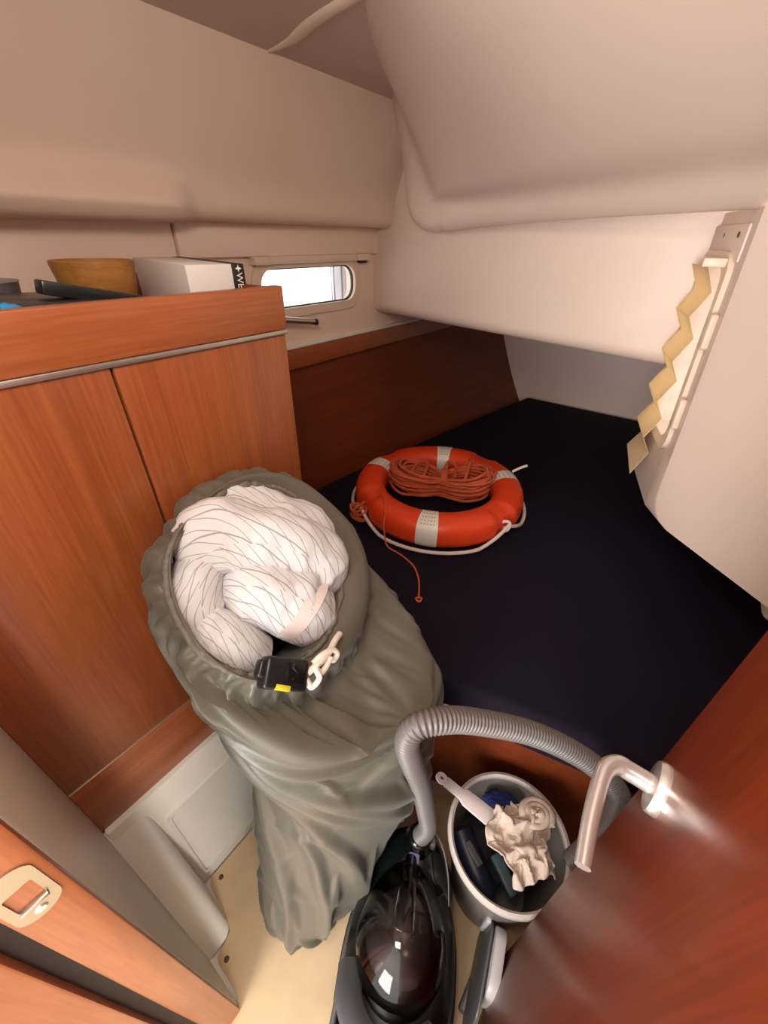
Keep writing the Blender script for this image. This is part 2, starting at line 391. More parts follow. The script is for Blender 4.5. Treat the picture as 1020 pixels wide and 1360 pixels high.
# wood band and lower lining panel
led = obj('trim_2', box(-1.225, -1.186, -.05, 2.74, 1.095, 1.165, .003), 'cherry_h', kind='structure', label='cherry wood band along the hull below the portlight')
obj('ledge_strip', box(-1.225, -1.182, -.05, 2.74, 1.165, 1.177, .003), 'pan_white', led)
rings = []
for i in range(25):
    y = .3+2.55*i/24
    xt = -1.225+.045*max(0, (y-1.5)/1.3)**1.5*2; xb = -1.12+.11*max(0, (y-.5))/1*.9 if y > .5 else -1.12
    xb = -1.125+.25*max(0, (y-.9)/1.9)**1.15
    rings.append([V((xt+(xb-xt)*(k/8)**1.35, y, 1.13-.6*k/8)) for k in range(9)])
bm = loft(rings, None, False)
obj('wall_left_lower', bm, 'cherry_shaded', kind='structure', label='cherry hull lining panel beside the berth, coloured darker for shade', recalc=False)
# headliner: sloping upper hull side with a rounded lip
rings = []
for i in range(61):
    y = -.12+1.78*i/60
    s = max(0, min(1, (.70-y)/.06)); s = s*s*(3-2*s)          # deeper lip forward of Y=.7
    d = .035*s
    pr = [(-1.0, 1.842), (-1.035, 1.76), (-1.07, 1.68), (-1.093, 1.625), (-1.10+d*.5, 1.59), (-1.102+d, 1.562), (-1.108+d, 1.545), (-1.122+d*.8, 1.533-.006*s), (-1.15+d*.5, 1.529-.006*s), (-1.21, 1.53)]
    P = catmull([V((x, 0, z)) for x, z in pr], 4)
    rings.append([V((p.x, y, p.z)) for p in P])
obj('wall_left_upper', loft(rings, None, False), 'headliner', kind='structure', label='cream headliner sloping inboard with a rounded lower lip', recalc=False)
# deckhead
DZ = lambda x: 1.838+.09*(x+1.0)
bm = hexa([(-1.06, -.12, DZ(-1.06)), (1.0, -.12, DZ(1.0)), (1.0, 1.7, DZ(1.0)), (-1.06, 1.7, DZ(-1.06)), (-1.06, -.12, 2.1), (1.0, -.12, 2.1), (1.0, 1.7, 2.1), (-1.06, 1.7, 2.1)])
ce = obj('ceiling', bm, 'deckhead', kind='structure', smooth=False, label='dim mauve grey deckhead')
pts = catmull([(-1.02, .885, DZ(-1.02)), (-.93, .888, DZ(-.93)), (-.84, .868, DZ(-.84)), (-.72, .862, DZ(-.72)), (-.5, .858, DZ(-.5))], 8)
obj('moulded_ridge', tube(pts, lambda t: .004+.012*min(1, t*3), 12, flat=.5), 'headliner', ce)

# aft: cockpit skirt and the big moulding above it
bm = box(-1.235, -.03, 1.5, 2.9, 1.185, 1.75)
es = [e for e in bm.edges if (all(v.co.y < 1.6 for v in e.verts) and all(v.co.x < -1.2 for v in e.verts)) or (all(v.co.z < 1.2 for v in e.verts) and (all(v.co.y < 1.6 for v in e.verts) or all(v.co.x < -1.2 for v in e.verts)))]
bmesh.ops.bevel(bm, geom=es, offset=.045, segments=6, affect='EDGES', profile=.5)
for v in bm.verts:                                  # bottom edge lifts a little at the hull side
    if v.co.z < 1.4 and v.co.x < -.9: v.co.z += .05*min(1, (-.9-v.co.x)/.3)
bmesh.ops.triangulate(bm, faces=bm.faces)
obj('wall_aft', bm, 'moulding', kind='structure', label='pale cockpit skirt hanging over the aft end of the berth')
def poly3(P, u):
    f = u*(len(P)-1); i = min(int(f), len(P)-2); return P[i].lerp(P[i+1], f-i)
Bc = resample(catmull([(-.985, 1.45, 1.548), (-.6, 1.38, 1.55), (0, 1.24, 1.56), (.4, 1.13, 1.57), (.75, 1.02, 1.58)], 10), 60)[0]
Tc = resample(catmull([(-1.01, 1.345, 1.845), (-.86, 1.09, 1.855), (-.72, .865, 1.868), (-.45, .50, 1.89), (.1, .15, 1.94), (.75, -.05, 2.0)], 10), 60)[0]
def cpt(u, v):
    a, b = poly3(Bc, u), poly3(Tc, u); p = a.lerp(b, v); bow = math.sin(PI*v)
    gv = math.exp(-((v-.13)/.09)**2)*min(1, u/.06); gu = math.exp(-((u-.05)/.035)**2)*min(1, v/.2)
    return p+V((-.0, .035, -.02))*bow*(.4+.6*u)+V((.25, .8, .55))*.022*max(gv, gu)
rows = []
ru, rv = .055, .22
for i in range(41):
    v = (i/40)**1.3
    um = ru*(1-math.sqrt(max(0, 1-((rv-v)/rv)**2))) if v < rv else 0
    rows.append([cpt(um+(1-um)*(k/50)**1.5, v) for k in range(51)])
edge = [rows[0][k] for k in range(50, -1, -1)]+[r[0] for r in rows[1:]]
inw = [rows[1][k] for k in range(50, -1, -1)]+[r[1] for r in rows[1:]]
bm = loft(rows, None, False)
band = []
for k, p in enumerate(edge):
    tg = (edge[min(k+1, len(edge)-1)]-edge[max(k-1, 0)]).normalized(); iw = (inw[k]-p); iw = (iw-tg*iw.dot(tg)).normalized()
    nn_ = tg.cross(iw).normalized()
    if nn_.dot(CAM-p) < 0: nn_ = -nn_
    R_ = .032
    band.append([p]+[p-iw*R_*1.25*math.sin(a_)-nn_*R_*(1-math.cos(a_)) for a_ in [PI/2*q/8 for q in range(1, 9)]]+[p-iw*R_*1.25-nn_*(R_+.04), p-iw*(R_*1.25+.01)-nn_*.3])
loft(band, bm, False)
bmesh.ops.remove_doubles(bm, verts=bm.verts, dist=1e-5)
obj('ceiling_cockpit', bm, 'moulding', kind='structure', angle=70, label='large smooth cream cockpit moulding overhead')
obj('wall_stern_low', box(-.03, .9, 2.74, 2.8, .4, .85), 'moulding', kind='structure', smooth=False, label='low panel at the far end of the berth under the footwell')
obj('wall_stern', box(-1.25, -.03, 2.74, 2.8, .4, 1.75), 'moulding', kind='structure', smooth=False, label='dim white panel closing the far end of the berth')

obj('wall_aft_side', box(-.06, -.03, 1.53, 2.75, .845, 1.2), 'moulding', kind='structure', smooth=False, label='footwell side beyond the skirt above the berth')
obj('wall_footwell_sole', prism([(.10, 1.22), (.63, .76), (.9, .76), (.9, 2.74), (-.04, 2.74), (-.05, 1.535)], (0, 0, .842), (1, 0, 0), (0, 1, 0), (0, 0, 1), .015), 'moulding', kind='structure', smooth=False, label='underside of the cockpit footwell above the berth')
obj('wall_right_lower', box(.88, .9, .6, 2.74, .45, .85), 'moulding', kind='structure', smooth=False, label='low inboard side of the berth under the footwell')
# footwell moulding on the right with the second portlight
A0 = V((.026, 1.20, .86)); A1 = V((-.012, 1.23, 1.56))     # near corner bottom/top
B0 = V((-.075, 1.53, .86)); B1 = V((-.095, 1.53, 1.56))     # far corner at the skirt
side_u = (B0-A0).normalized(); side_w = (A1-A0).normalized()
def sidept(s, z):      # s 0..1 corner->skirt, z height
    t = (z-.86)/.7; return A0.lerp(A1, t).lerp(B0.lerp(B1, t), s)
bm = bmesh.new()
zs = [.86, 1.04, 1.47, 1.56]; ss = [0, .2, .84, 1]
def quad(bm, *p): bm.faces.new([bm.verts.new(q) for q in p])
inn = V((.06, .015, 0))
for i in range(3):
    for j in range(3):
        if i == 1 and j == 1: continue
        if i == 0 and j == 0: continue
        quad(bm, sidept(ss[j], zs[i]), sidept(ss[j+1], zs[i]), sidept(ss[j+1], zs[i+1]), sidept(ss[j], zs[i+1]))
c4 = [sidept(ss[1], zs[1]), sidept(ss[2], zs[1]), sidept(ss[2], zs[2]), sidept(ss[1], zs[2])]
for i in range(4): quad(bm, c4[i], c4[(i+1) % 4], c4[(i+1) % 4]+inn, c4[i]+inn)
F0 = A0+V((.60, -.515, 0)); F1 = A1+V((.62, -.44, 0.0))
# rounded corner strip then front face
nrm = V((-.65, -.76, 0))
rings = []
for t in [0, .01, .02, .035, .05, .07, .09, .11, .2, .4, .6, .8, 1.0]:
    p0, pf, ps = A0.lerp(A1, t), F0.lerp(F1, t), B0.lerp(B1, t)
    d1 = (pf-p0).normalized(); d0 = (ps-p0).normalized(); R = .028
    row = []; p0 = p0+d1*.06*(1-math.sqrt(max(0, 1-max(0, (.11-t)/.11)**2)))
    q0, q1 = p0+d0*.002, p0+d1*R*1.6
    for k in range(7):
        u = k/6; row.append((1-u)**2*q0+2*u*(1-u)*p0+u*u*q1)
    row += [p0.lerp(pf, .2), p0.lerp(pf, .5), pf]
    rings.append(row)
ts_ = [0, .01, .02, .035, .05, .07, .09, .11, .2, .4, .6, .8, 1.0]
loft([[rings[k][0], sidept(ss[1], .86+.7*ts_[k])] for k in range(9)]+[[sidept(0, zs[1]), sidept(ss[1], zs[1])]], bm, False)
# underside curl
low = [[p+V((.010, .013, -.009)) for p in rings[0]], [p+V((.06, .08, -.012)) for p in rings[0]]]
loft([low[1], low[0]]+rings, bm, False)
bmesh.ops.remove_doubles(bm, verts=bm.verts, dist=1e-4)
wr = obj('wall_right', bm, 'moulding', kind='structure', angle=50, label='smooth cream footwell moulding at the right with a blind window')
obj('lower_block', hexa([(.30, 1.02, .80), (.62, .74, .80), (.9, 1.2, .80), (.4, 1.4, .80), (.27, 1.04, .86), (.6, .75, .86), (.9, 1.2, .86), (.36, 1.4, .86)], .012, 3), 'moulding', wr)
w2 = empty('window_2', sidept(.5, 1.25), 'edge-on portlight in the footwell moulding behind the pleated blind', kind='structure')
nrm_s = side_u.cross(side_w).normalized()
if nrm_s.x > 0: nrm_s = -nrm_s
cw = sidept(.52, 1.255)
obj('window_frame', frame_ring(rrect(.235, .46, .05, 6), rrect(.185, .40, .04, 6), cw-nrm_s*.002, side_u, side_w, nrm_s, .014), 'blind_frame', w2, angle=30)
obj('pane', prism(rrect(.20, .42, .04, 6), cw-nrm_s*.02, side_u, side_w, nrm_s, .005), 'acrylic', w2)
for zz in (1.14, 1.33):
    obj('window_catch', obox(sidept(.12, zz)+nrm_s*.008, side_u, side_w, nrm_s, .03, .075, .016, .005, 3), 'blind_frame', w2)
obj('frame_cap', obox(sidept(.5, 1.50)+nrm_s*.002, side_u, side_w, nrm_s, .24, .07, .01, .003), 'moulding', w2)
for s_ in (.25, .6): obj('screw_hole', lathe([(0, .001), (.005, .001), (.006, 0)], sidept(s_, 1.515)+nrm_s*.007, 10, ax=nrm_s), 'screw', w2)

# the berth
mf = lambda x: .537+.22*(x+.276)         # front edge line of mattress
bb = obj('wall_berth_front', hexa([(-.64, mf(-.64)+.06, 0), (.9, mf(.9)+.06, 0), (.9, mf(.9)+.08, 0), (-.64, mf(-.64)+.08, 0), (-.64, mf(-.64)+.06, .5), (.9, mf(.9)+.06, .5), (.9, mf(.9)+.08, .5), (-.64, mf(-.64)+.08, .5)]), 'cherry_shaded', kind='structure', smooth=False, label='cherry panel below the front edge of the berth, coloured darker for shade')
obj('berth_board', box(-1.1, .9, .9, 2.74, .48, .505), 'cherry_shaded', bb, smooth=False)
# mattress outline
out = [(-.62, .53)]
for x in (-.6, -.3, 0, .3, .6, .88): out.append((x, mf(x)))
out += [(.88, 2.72), (-.86, 2.72), (-.9, 2.5), (-.98, 2.0), (-1.05, 1.5), (-1.1, 1.1), (-1.12, .7), (-1.12, .535)]
bm = loft([[V((x, y, .51)) for x, y in out], [V((x, y, .632)) for x, y in out]], None, True, (True, True))
bmesh.ops.recalc_face_normals(bm, faces=bm.faces)
es = [e for e in bm.edges if all(v.co.z > .6 for v in e.verts)]
bmesh.ops.bevel(bm, geom=es, offset=.025, segments=5, affect='EDGES', profile=.5)
mt = obj('mattress', bm, 'cushion', origin=(-.2, 1.6, .51), label='dark navy fabric berth mattress filling the aft cabin', cat='mattress', angle=60)
for (x0, x1) in ((-.245, -.205), (-.165, -.13)):
    p = [V((x, mf(x)-.002-.003*(k % 2), .535+.012*k/4+.004*(k % 2))) for k, x in enumerate([x0+(x1-x0)*i/4 for i in range(5)])]
    obj('white_tag', tube(p, .0032, 6), 'elastic_white', mt)

# ================================================================== OPEN DOOR
DX = .113
d1 = empty('door_1', (DX, -.1, 0), 'open glossy cherry door at the right with a chrome lever handle', kind='structure')
obj('door_leaf', box(DX, DX+.024, -.11, .358, .012, 1.9, .003), 'cherry_door', d1)
hy, hz = .309, 1.055
hd = empty('door_handle', (DX, hy, hz)); hd.parent = d1; hd.location = (0, hy+.1, hz); hd['label'] = 'chrome lever handle'
obj('rosette', lathe([(0, .011), (.020, .011), (.0245, .0095), (.026, .006), (.026, 0)], (DX, hy, hz), 40, ax=(-1, 0, 0)), 'chrome', hd)
lp = catmull([(DX-.008, hy, hz), (DX-.028, hy, hz), (DX-.040, hy-.002, hz+.002), (DX-.049, hy-.014, hz+.003), (DX-.0505, hy-.035, hz+.002), (DX-.049, hy-.07, hz-.001), (DX-.045, hy-.106, hz-.004)], 8)
obj('lever', tube(lp, lambda t: .0098 if t < .3 else .0098-.003*(t-.3)/.7, 16, flat=1.0), 'chrome', hd)

# ================================================================== CABINET
CX = -.615
cb = empty('wall_cabinet', (-.9, .22, .53), 'built-in cherry wood cabinet with two doors against the hull', 'cabinet')
obj('body', box(-1.185, CX-.018, -.081, .516, .53, 1.352), 'cherry_v', cb, smooth=False)
obj('door', box(CX-.018, CX, -.0815, .2165, .6905, 1.354, .0015), 'cherry_v', cb)
obj('door', box(CX-.018, CX, .2205, .516, .6905, 1.354, .0015), 'cherry_v', cb)
obj('lower_panel', box(CX-.018, CX, -.0815, .516, .53, .6865, .0015), 'cherry_h', cb)
obj('lower_strip', box(CX-.016, CX+.0005, -.0815, .516, .6866, .6904), 'aluminium', cb, smooth=False)
obj('upper_strip', box(CX-.03, CX+.004, -.0815, .519, 1.355, 1.3625, .001), 'aluminium', cb)
obj('shelf_top', box(-1.185, CX-.02, -.0815, .516, 1.353, 1.366), 'cherry_h', cb, smooth=False)
obj('fiddle_rail', box(CX-.018, CX+.002, -.0815, .520, 1.363, 1.4305, .0025), 'cherry_h', cb)
obj('fiddle_rail', box(-1.18, CX-.018, .502, .520, 1.363, 1.4275, .002), 'cherry_shaded', cb)

# things on the shelf
ZS = 1.3665
c = (-.93, .36, ZS)
bw = empty('wooden_bowl', c, 'round brown wooden bowl standing on the cabinet shelf', 'bowl')
obj('bowl_body', lathe([(0, 0), (.034, 0), (.044, .004), (.055, .03), (.062, .06), (.066, .088), (.066, .094), (.063, .095), (.06, .088), (.055, .06), (.044, .02), (0, .012)], c, 56), 'bowl_wood', bw)
# white carton with black end label
ang = math.radians(12); ca, sa = math.cos(ang), math.sin(ang)
u = V((-ca, sa*1.0, 0)); v_ = V((sa, ca, 0)); k0 = V((-.72, .412, ZS))
ct = empty('carton', k0+u*.16+v_*.05, 'white cardboard box with a black end label beside the wooden bowl', 'box')
obj('carton_body', obox(k0+u*.16+v_*.04+V((0, 0, .0465)), u, v_, V((0, 0, 1)), .32, .078, .093, .001), 'box_white', ct)
lb = obj('black_label', obox(k0+u*.16+v_*.0895+V((0, 0, .0465)), u, v_, V((0, 0, 1)), .322, .022, .0935, .001), 'black_card', ct)
def text(body, size, mtx, mname, parent, name='lettering'):
    cu = bpy.data.curves.new(name, 'FONT'); cu.body = body; cu.size = size; cu.extrude = .0003; cu.align_x = 'LEFT'; cu.align_y = 'CENTER'
    to = bpy.data.objects.new('t', cu); COL.objects.link(to)
    dg = bpy.context.evaluated_depsgraph_get(); me = bpy.data.meshes.new_from_object(to.evaluated_get(dg)); bpy.data.objects.remove(to)
    bm = bmesh.new(); bm.from_mesh(me); bpy.data.meshes.remove(me)
    for v in bm.verts: v.co = mtx @ v.co
    return obj(name, bm, mname, parent, smooth=False)
tp = k0+v_*.0895-u*.0016+V((0, 0, .080))
tm = Matrix((V((0, 0, -1)), v_, V((-u.x, -u.y, 0)))).transposed().to_4x4(); tm.translation = tp
text('WEI', .0155, tm, 'print_white', lb)
ap = k0+v_*.0895-u*.0018+V((0, 0, .0862))
bm = prism([(-.006, 0), (-.001, .002), (0, .006), (.001, .002), (.006, 0), (.001, -.002), (0, -.006), (-.001, -.002)], ap, v_, V((0, 0, 1)), -u, .0004)
obj('star_mark', bm, 'print_white', lb, smooth=False)
# black board/tray leaning in front of the bowl
tb = empty('black_tray', (-.77, .27, ZS), 'black flat tray with a raised bar lying in front of the bowl', 'tray')
dirv = V((.0, .125, -.028)).normalized()
obj('raised_bar', obox(V((-.755, .283, 1.424)), dirv, V((1, 0, 0)), dirv.cross(V((1, 0, 0))), .14, .03, .018, .003), 'pan_black', tb)
obj('tray_body', obox(V((-.785, .20, 1.410)), V((0, 1, -.05)).normalized(), V((1, 0, 0)), V((0, .05, 1)).normalized(), .26, .17, .03, .004), 'pan_black', tb)
obj('tray_foot', box(-.84, -.72, .09, .31, ZS, 1.396, .003), 'pan_black', tb)
pn = empty('pan_lid', (-.93, .19, ZS), 'grey round pan with dark oval lid at the left end of the shelf', 'pan')
obj('pan_body', lathe([(0, 0), (.07, 0), (.085, .03), (.09, .066), (.092, .068), (0, .074)], (-.975, .16, ZS), 40), 'lid_grey', pn)
obj('lid_disc', lathe([(0, .006), (.03, .006), (.036, .003), (.037, 0)], (-.9, .165, ZS+.073), 30), 'pan_black', pn)
# blue crumpled plastic
bm = bmesh.new(); bmesh.ops.create_icosphere(bm, subdivisions=5, radius=1)
for v in bm.verts:
    d = 1+.35*fbm(v.co, 1.6, 4)+.12*fbm(v.co, 5, 3); v.co = V((-.672+v.co.x*.026*d, .125+v.co.y*.045*d, max(ZS, 1.405+v.co.z*.035*d)))
obj('plastic_bag', bm, 'blue_plastic', origin=(-.672, .125, ZS), label='bright blue crumpled plastic bag behind the cabinet rail', cat='bag')
# metal rod below portlight
rd = empty('reading_light', (-1.15, .8, 1.28), 'slim silver rod with dark tip sticking out below the portlight', 'light')
obj('rod', tube([(-1.15, .70, 1.315), (-1.15, 1.10, 1.25)], .0105, 16), 'satin_metal', rd)
obj('tip', tube([(-1.15, 1.098, 1.2503), (-1.15, 1.113, 1.248)], .0107, 16), 'gasket', rd)
obj('mount', lathe([(.018, 0), (.018, .05)], (-1.2, .76, 1.305), 16, ax=(1, 0, 0), cap=(True, True)), 'satin_metal', rd)

# fender outside the portlight
fd = empty('fender', (-1.296, 1.43, 1.16), 'ribbed pale grey fender hanging outside the portlight', 'fender')
obj('fender_body', lathe([(0, 0), (.03, .01), (.05, .05), (.054, .2), (.05, .34), (.03, .39), (0, .4)], (-1.296, 1.43, 1.16), 32), 'fender_vinyl', fd)
for k in range(9):
    a_ = 2*PI*(k+.5)/9; cx_, cy_ = -1.296+.053*math.cos(a_), 1.43+.053*math.sin(a_)
    obj('rib', tube([(cx_, cy_, 1.22), (cx_, cy_, 1.5)], .003, 6), 'lid_grey', fd)

# ================================================================== PLEATED BLIND
pb = empty('pleated_blind', (-.05, 1.36, 1.45), 'cream pleated paper blind hanging over the right portlight', 'blind')
npl = 10; ztop, zbot = 1.455, .945
def blind_pt(k, s):
    z = ztop+(zbot-ztop)*k/npl
    sg = 1 if k % 2 else -1; f = k/npl
    x = -.055-.046*s+.012*sg+.006*f
    y = 1.295+.17*s+.016*sg
    return V((x, y, z+(.02*s-.01 if k == npl else 0)))
for k in range(npl):
    p = [blind_pt(k, 0), blind_pt(k, 1), blind_pt(k+1, 1), blind_pt(k+1, 0)]
    nn_ = (p[1]-p[0]).cross(p[3]-p[0]).normalized()*.0012
    obj('pleat', hexa([q-nn_*.5 for q in p]+[q+nn_*.5 for q in p]), 'blind_paper', pb, smooth=False)
obj('head_rail', obox(V((-.066, 1.38, 1.463)), V((-.08, 1, 0)).normalized(), V((1, .08, 0)).normalized(), V((0, 0, 1)), .19, .045, .018, .003), 'blind_frame', pb)

# ================================================================== LIFEBUOY
RC = V((-.652, 1.215, .6335)); RR, RH, RWd = .262, .055, .058
lb_ = empty('lifebuoy', RC, 'orange ring lifebuoy with four white bands lying on the navy mattress', 'lifebuoy')
slots = [math.radians(a) for a in (-118, -12, 80, 168)]
def ringsec(th, off=0, nseg=24):
    dip = 0
    for s in slots:
        d = abs((th-s+PI) % (2*PI)-PI); dip = max(dip, max(0, min(1, (.16-d)/.05)))
    P = []
    for k in range(nseg):
        a = 2*PI*k/nseg; ca_, sa_ = math.cos(a), math.sin(a)
        sgn = lambda q, e: math.copysign(abs(q)**e, q)
        rw = (RWd+off)*sgn(ca_, .8); rh = (RH+off)*sgn(sa_, .8)
        if dip and ca_ > -.1: rw *= 1-.2*dip*max(0, ca_+.1)
        if dip and sa_ > 0 and ca_ > 0: rh *= 1-.14*dip
        P.append(V((RC.x+math.cos(th)*(RR+rw), RC.y+math.sin(th)*(RR+rw), RC.z+RH+rh)))
    return P
NT = 144
obj('ring_body', loft([ringsec(2*PI*i/NT) for i in range(NT)]+[ringsec(0)]), 'pvc_orange', lb_)
for ba in (-66, -172, 116, 44):
    b0 = math.radians(ba)
    bm = loft([ringsec(b0+math.radians(-6.5+13*i/8), .0012) for i in range(9)])
    bo = obj('reflective_band', bm, 'band_white', lb_)
    pts = []
    for j in range(5):                                        # small printed marks on the band
        th = b0+math.radians(-4+2*j)
        for q in range(3, 9, 1):
            P = ringsec(th, .0016); pts.append((P[q], P[q+1]))
    bm = bmesh.new()
    for p, q in pts:
        m_ = p.lerp(q, .25); e_ = p.lerp(q, .5); t_ = V((-math.sin(b0), math.cos(b0), 0))*.0018
        quad(bm, m_-t_, m_+t_, e_+t_, e_-t_)
    obj('printed_marks', bm, 'band_print', bo, smooth=False, recalc=False)
for i, s in enumerate(slots):                                  # grab line festooned between slots
    e = slots[(i+1) % 4]
    if e < s: e += 2*PI
    P = []
    for k in range(25):
        t = k/24; th = s+(e-s)*t; sag = math.sin(PI*t)
        P.append(RC+V((math.cos(th)*(RR+RWd+.004+.010*sag), math.sin(th)*(RR+RWd+.004+.010*sag), .062-.050*min(1, sag*1.6))))
    obj('grab_line', tube(P, .0062, 8), 'rope_white', lb_)
    c0 = RC+V((math.cos(s)*(RR+RWd-.006), math.sin(s)*(RR+RWd-.006), .058)); tn = V((-math.sin(s), math.cos(s), 0)); ou = V((math.cos(s), math.sin(s), 0))
    P = [c0+ou*(.014*math.cos(a_))+V((0, 0, .018*math.sin(a_)))+tn*(.006*math.sin(2*a_)) for a_ in [2*PI*k/20 for k in range(20)]]
    obj('rope_loop', tube(P, .0055, 8, closed=True), 'rope_white' if i != 0 else 'rope_orange', lb_)
P = catmull([RC+V(p) for p in ((.20, .225, .108), (.222, .24, .125), (.243, .255, .137))], 6)
obj('line_end', tube(P, .005, 8), 'rope_white', lb_)
# orange knot where the throwing line is tied on
kn = []
rk = random.Random(3); c0 = RC+V((math.cos(slots[0])*(RR+RWd+.012), math.sin(slots[0])*(RR+RWd+.012), .04))
for k in range(60):
    a_ = k*.55; kn.append(c0+V((math.cos(a_)*.026*(1+.4*math.sin(k*.37)), math.sin(a_*1.0)*.022, .02*math.sin(k*.31))))
obj('tie_knot', tube(catmull(kn, 2), .0048, 6), 'rope_orange', lb_)

# coiled throwing line inside the ring
rk = random.Random(11)
P = []
hc = RC+V((-.005, .03, .055))
axu = V((.80, .42, 0)).normalized(); axv = V((-axu.y, axu.x, 0))
NL = 24
for l in range(NL):
    oa = rk.uniform(-.012, .012); scl = rk.uniform(.45, 1.0); ra_ = .10+.095*scl; wb = .135*scl; z0 = .010+.070*l/NL+rk.uniform(-.006, .006)
    for k in range(24):
        a_ = 2*PI*k/24
        cx_ = math.cos(a_); pin = .25+.75*abs(cx_)**.8
        lift = .045*abs(cx_)*(.4+.6*l/NL)
        P.append(hc+axu*(ra_*cx_+oa)+axv*(wb*math.sin(a_)*pin+rk.uniform(-.004, .004))+V((0, 0, z0-.03+lift+rk.uniform(-.003, .003))))
rc_ = empty('rope_coil', hc, 'orange hank of throwing line lying in the middle of the lifebuoy', 'rope')
obj('coiled_line', tube(catmull(P, 3), .0056, 7), 'rope_orange', rc_)
P = [hc+axu*(.0+.018*k/80)+axv*(.034*math.cos(k*.62))+V((0, 0, .032+.040*math.sin(k*.62))) for k in range(80)]
obj('wrapping_turns', tube(P, .0056, 7), 'rope_orange', rc_)
for st in ([(-.13, -.0, .05), (-.10, .05, .09), (-.06, .03, .10), (-.07, -.05, .08)], [(.06, .05, .06), (.10, .09, .10), (.10, .02, .12), (.085, -.06, .085)], [(.0, .0, .08), (.02, .06, .10), (.05, .06, .085), (.05, -.02, .075)]):
    obj('loose_loop', tube(catmull([hc+axu*x+axv*y+V((0, 0, z-.02)) for x, y, z in st], 10), .0056, 7), 'rope_orange', rc_)
# thin cord with end knot
th0 = math.radians(-95)
P = catmull([RC+V((-.13, -.20, .108)), RC+V((-.09, -.235, .115)), RC+V((-.055, -.268, .1145)), RC+V((-.025, -.308, .100)), RC+V((-.012, -.332, .07)), RC+V((-.002, -.338, .03)), (-.630, .862, .640), (-.575, .858, .6365), (-.515, .841, .636), (-.475, .81, .636), (-.45, .78, .636), (-.428, .745, .636), (-.422, .735, .636)], 8)
tcd = empty('thin_cord', (-.6, .85, .634), 'thin orange cord trailing off the lifebuoy onto the mattress', 'cord')
obj('cord', tube(P, .0026, 7), 'cord_orange', tcd)
P = [V((-.417, .727, .638))+V((.008*math.cos(a_), .008*math.sin(a_), .002*math.sin(2*a_))) for a_ in [2*PI*k/16 for k in range(16)]]
obj('end_knot', tube(P, .003, 6, closed=True), 'cord_orange', tcd)

# ================================================================== SAIL BAG WITH DUVET
def nz(v): return V(v).normalized()
e1 = nz((.435, .652, -.62)); e2 = V((-.465, .753, .466)); e2 = (e2-e1*e1.dot(e2)).normalized(); en = e1.cross(e2)
h1, h2 = nz((.555, .83, 0)), nz((-.83, .555, 0))
Oc = V((-.452, .285, 1.035))
RB = [((-.34, .133, .0), .05, .05, 0), ((-.34, .135, .012), .10, .08, 0), ((-.34, .168, .13), .130, .11, 0), ((-.337, .235, .30), .168, .14, 0),
      ((-.345, .305, .48), .198, .165, 0), ((-.345, .335, .64), .208, .175, .06), ((-.368, .33, .77), .226, .185, .18), ((-.388, .32, .87), .240, .198, .5),
      (tuple(Oc-en*.045+e1*.050), .214, .202, .93), (tuple(Oc+e1*.034+e2*.012), .200, .192, 1), (tuple(Oc+en*.008+e1*.016+e2*.006), .184, .182, 1), (tuple(Oc-en*.004+e1*.000), .166, .170, 1)]
NV, NU = 240, 330
def rb(t):
    f = t*(len(RB)-1); i = min(int(f), len(RB)-2); u = f-i
    g = lambda k: [RB[max(0, min(len(RB)-1, k))][q] for q in range(4)]
    A, B_, C_, D = g(i-1), g(i), g(i+1), g(i+2)
    def cr(a, b, c, d): return .5*((2*b)+(c-a)*u+(2*a-5*b+4*c-d)*u*u+(3*b-a-3*c+d)*u**3)
    c = V([cr(A[0][q], B_[0][q], C_[0][q], D[0][q]) for q in range(3)])
    return c, cr(A[1], B_[1], C_[1], D[1]), cr(A[2], B_[2], C_[2], D[2]), max(0, min(1, cr(A[3], B_[3], C_[3], D[3])))
def ridge(p, s): 
    q = 1-abs(noise.noise(V(p)*s)); return q*q
TH, TT = np.meshgrid(np.arange(NU)*2*PI/NU, np.arange(NV+1)/NV)
fx = ((TH+PI/2+PI) % (2*PI)-PI)*.2            # unwrapped: 0 = towards the doorway, + = right
fy = TT*1.2
disp = np.zeros_like(fx)
rf = random.Random(21)
def fold(x0, y0, ang, length, w_, h_, bend=0.0):
    global disp
    for wrap in (-.4*PI, 0, .4*PI):
        dx, dy = fx-x0-wrap, fy-y0
        s_ = dx*math.cos(ang)+dy*math.sin(ang); d_ = -dx*math.sin(ang)+dy*math.cos(ang)-bend*s_*s_
        tp_ = np.clip(1-(s_/(length/2))**2, 0, 1)
        ww = w_*.8*(.55+.45*tp_); h_e = h_*1.6
        k_ = np.where(d_ > 0, d_/ww, d_/(ww*2.2))     # one steep side, one soft side
        disp += h_e*tp_*np.exp(-k_*k_)
for k in range(80):                                   # gathers radiating from the drawn mouth
    x0 = rf.uniform(-.63, .63); left = 1.15 if -.5 < x0 < .12 else .5
    L_ = rf.uniform(.08, .28); fold(x0, .97-L_/2, PI/2+rf.uniform(-.25, .25), L_, rf.uniform(.005, .011), rf.uniform(.006, .014)*left, rf.uniform(-.8, .8))
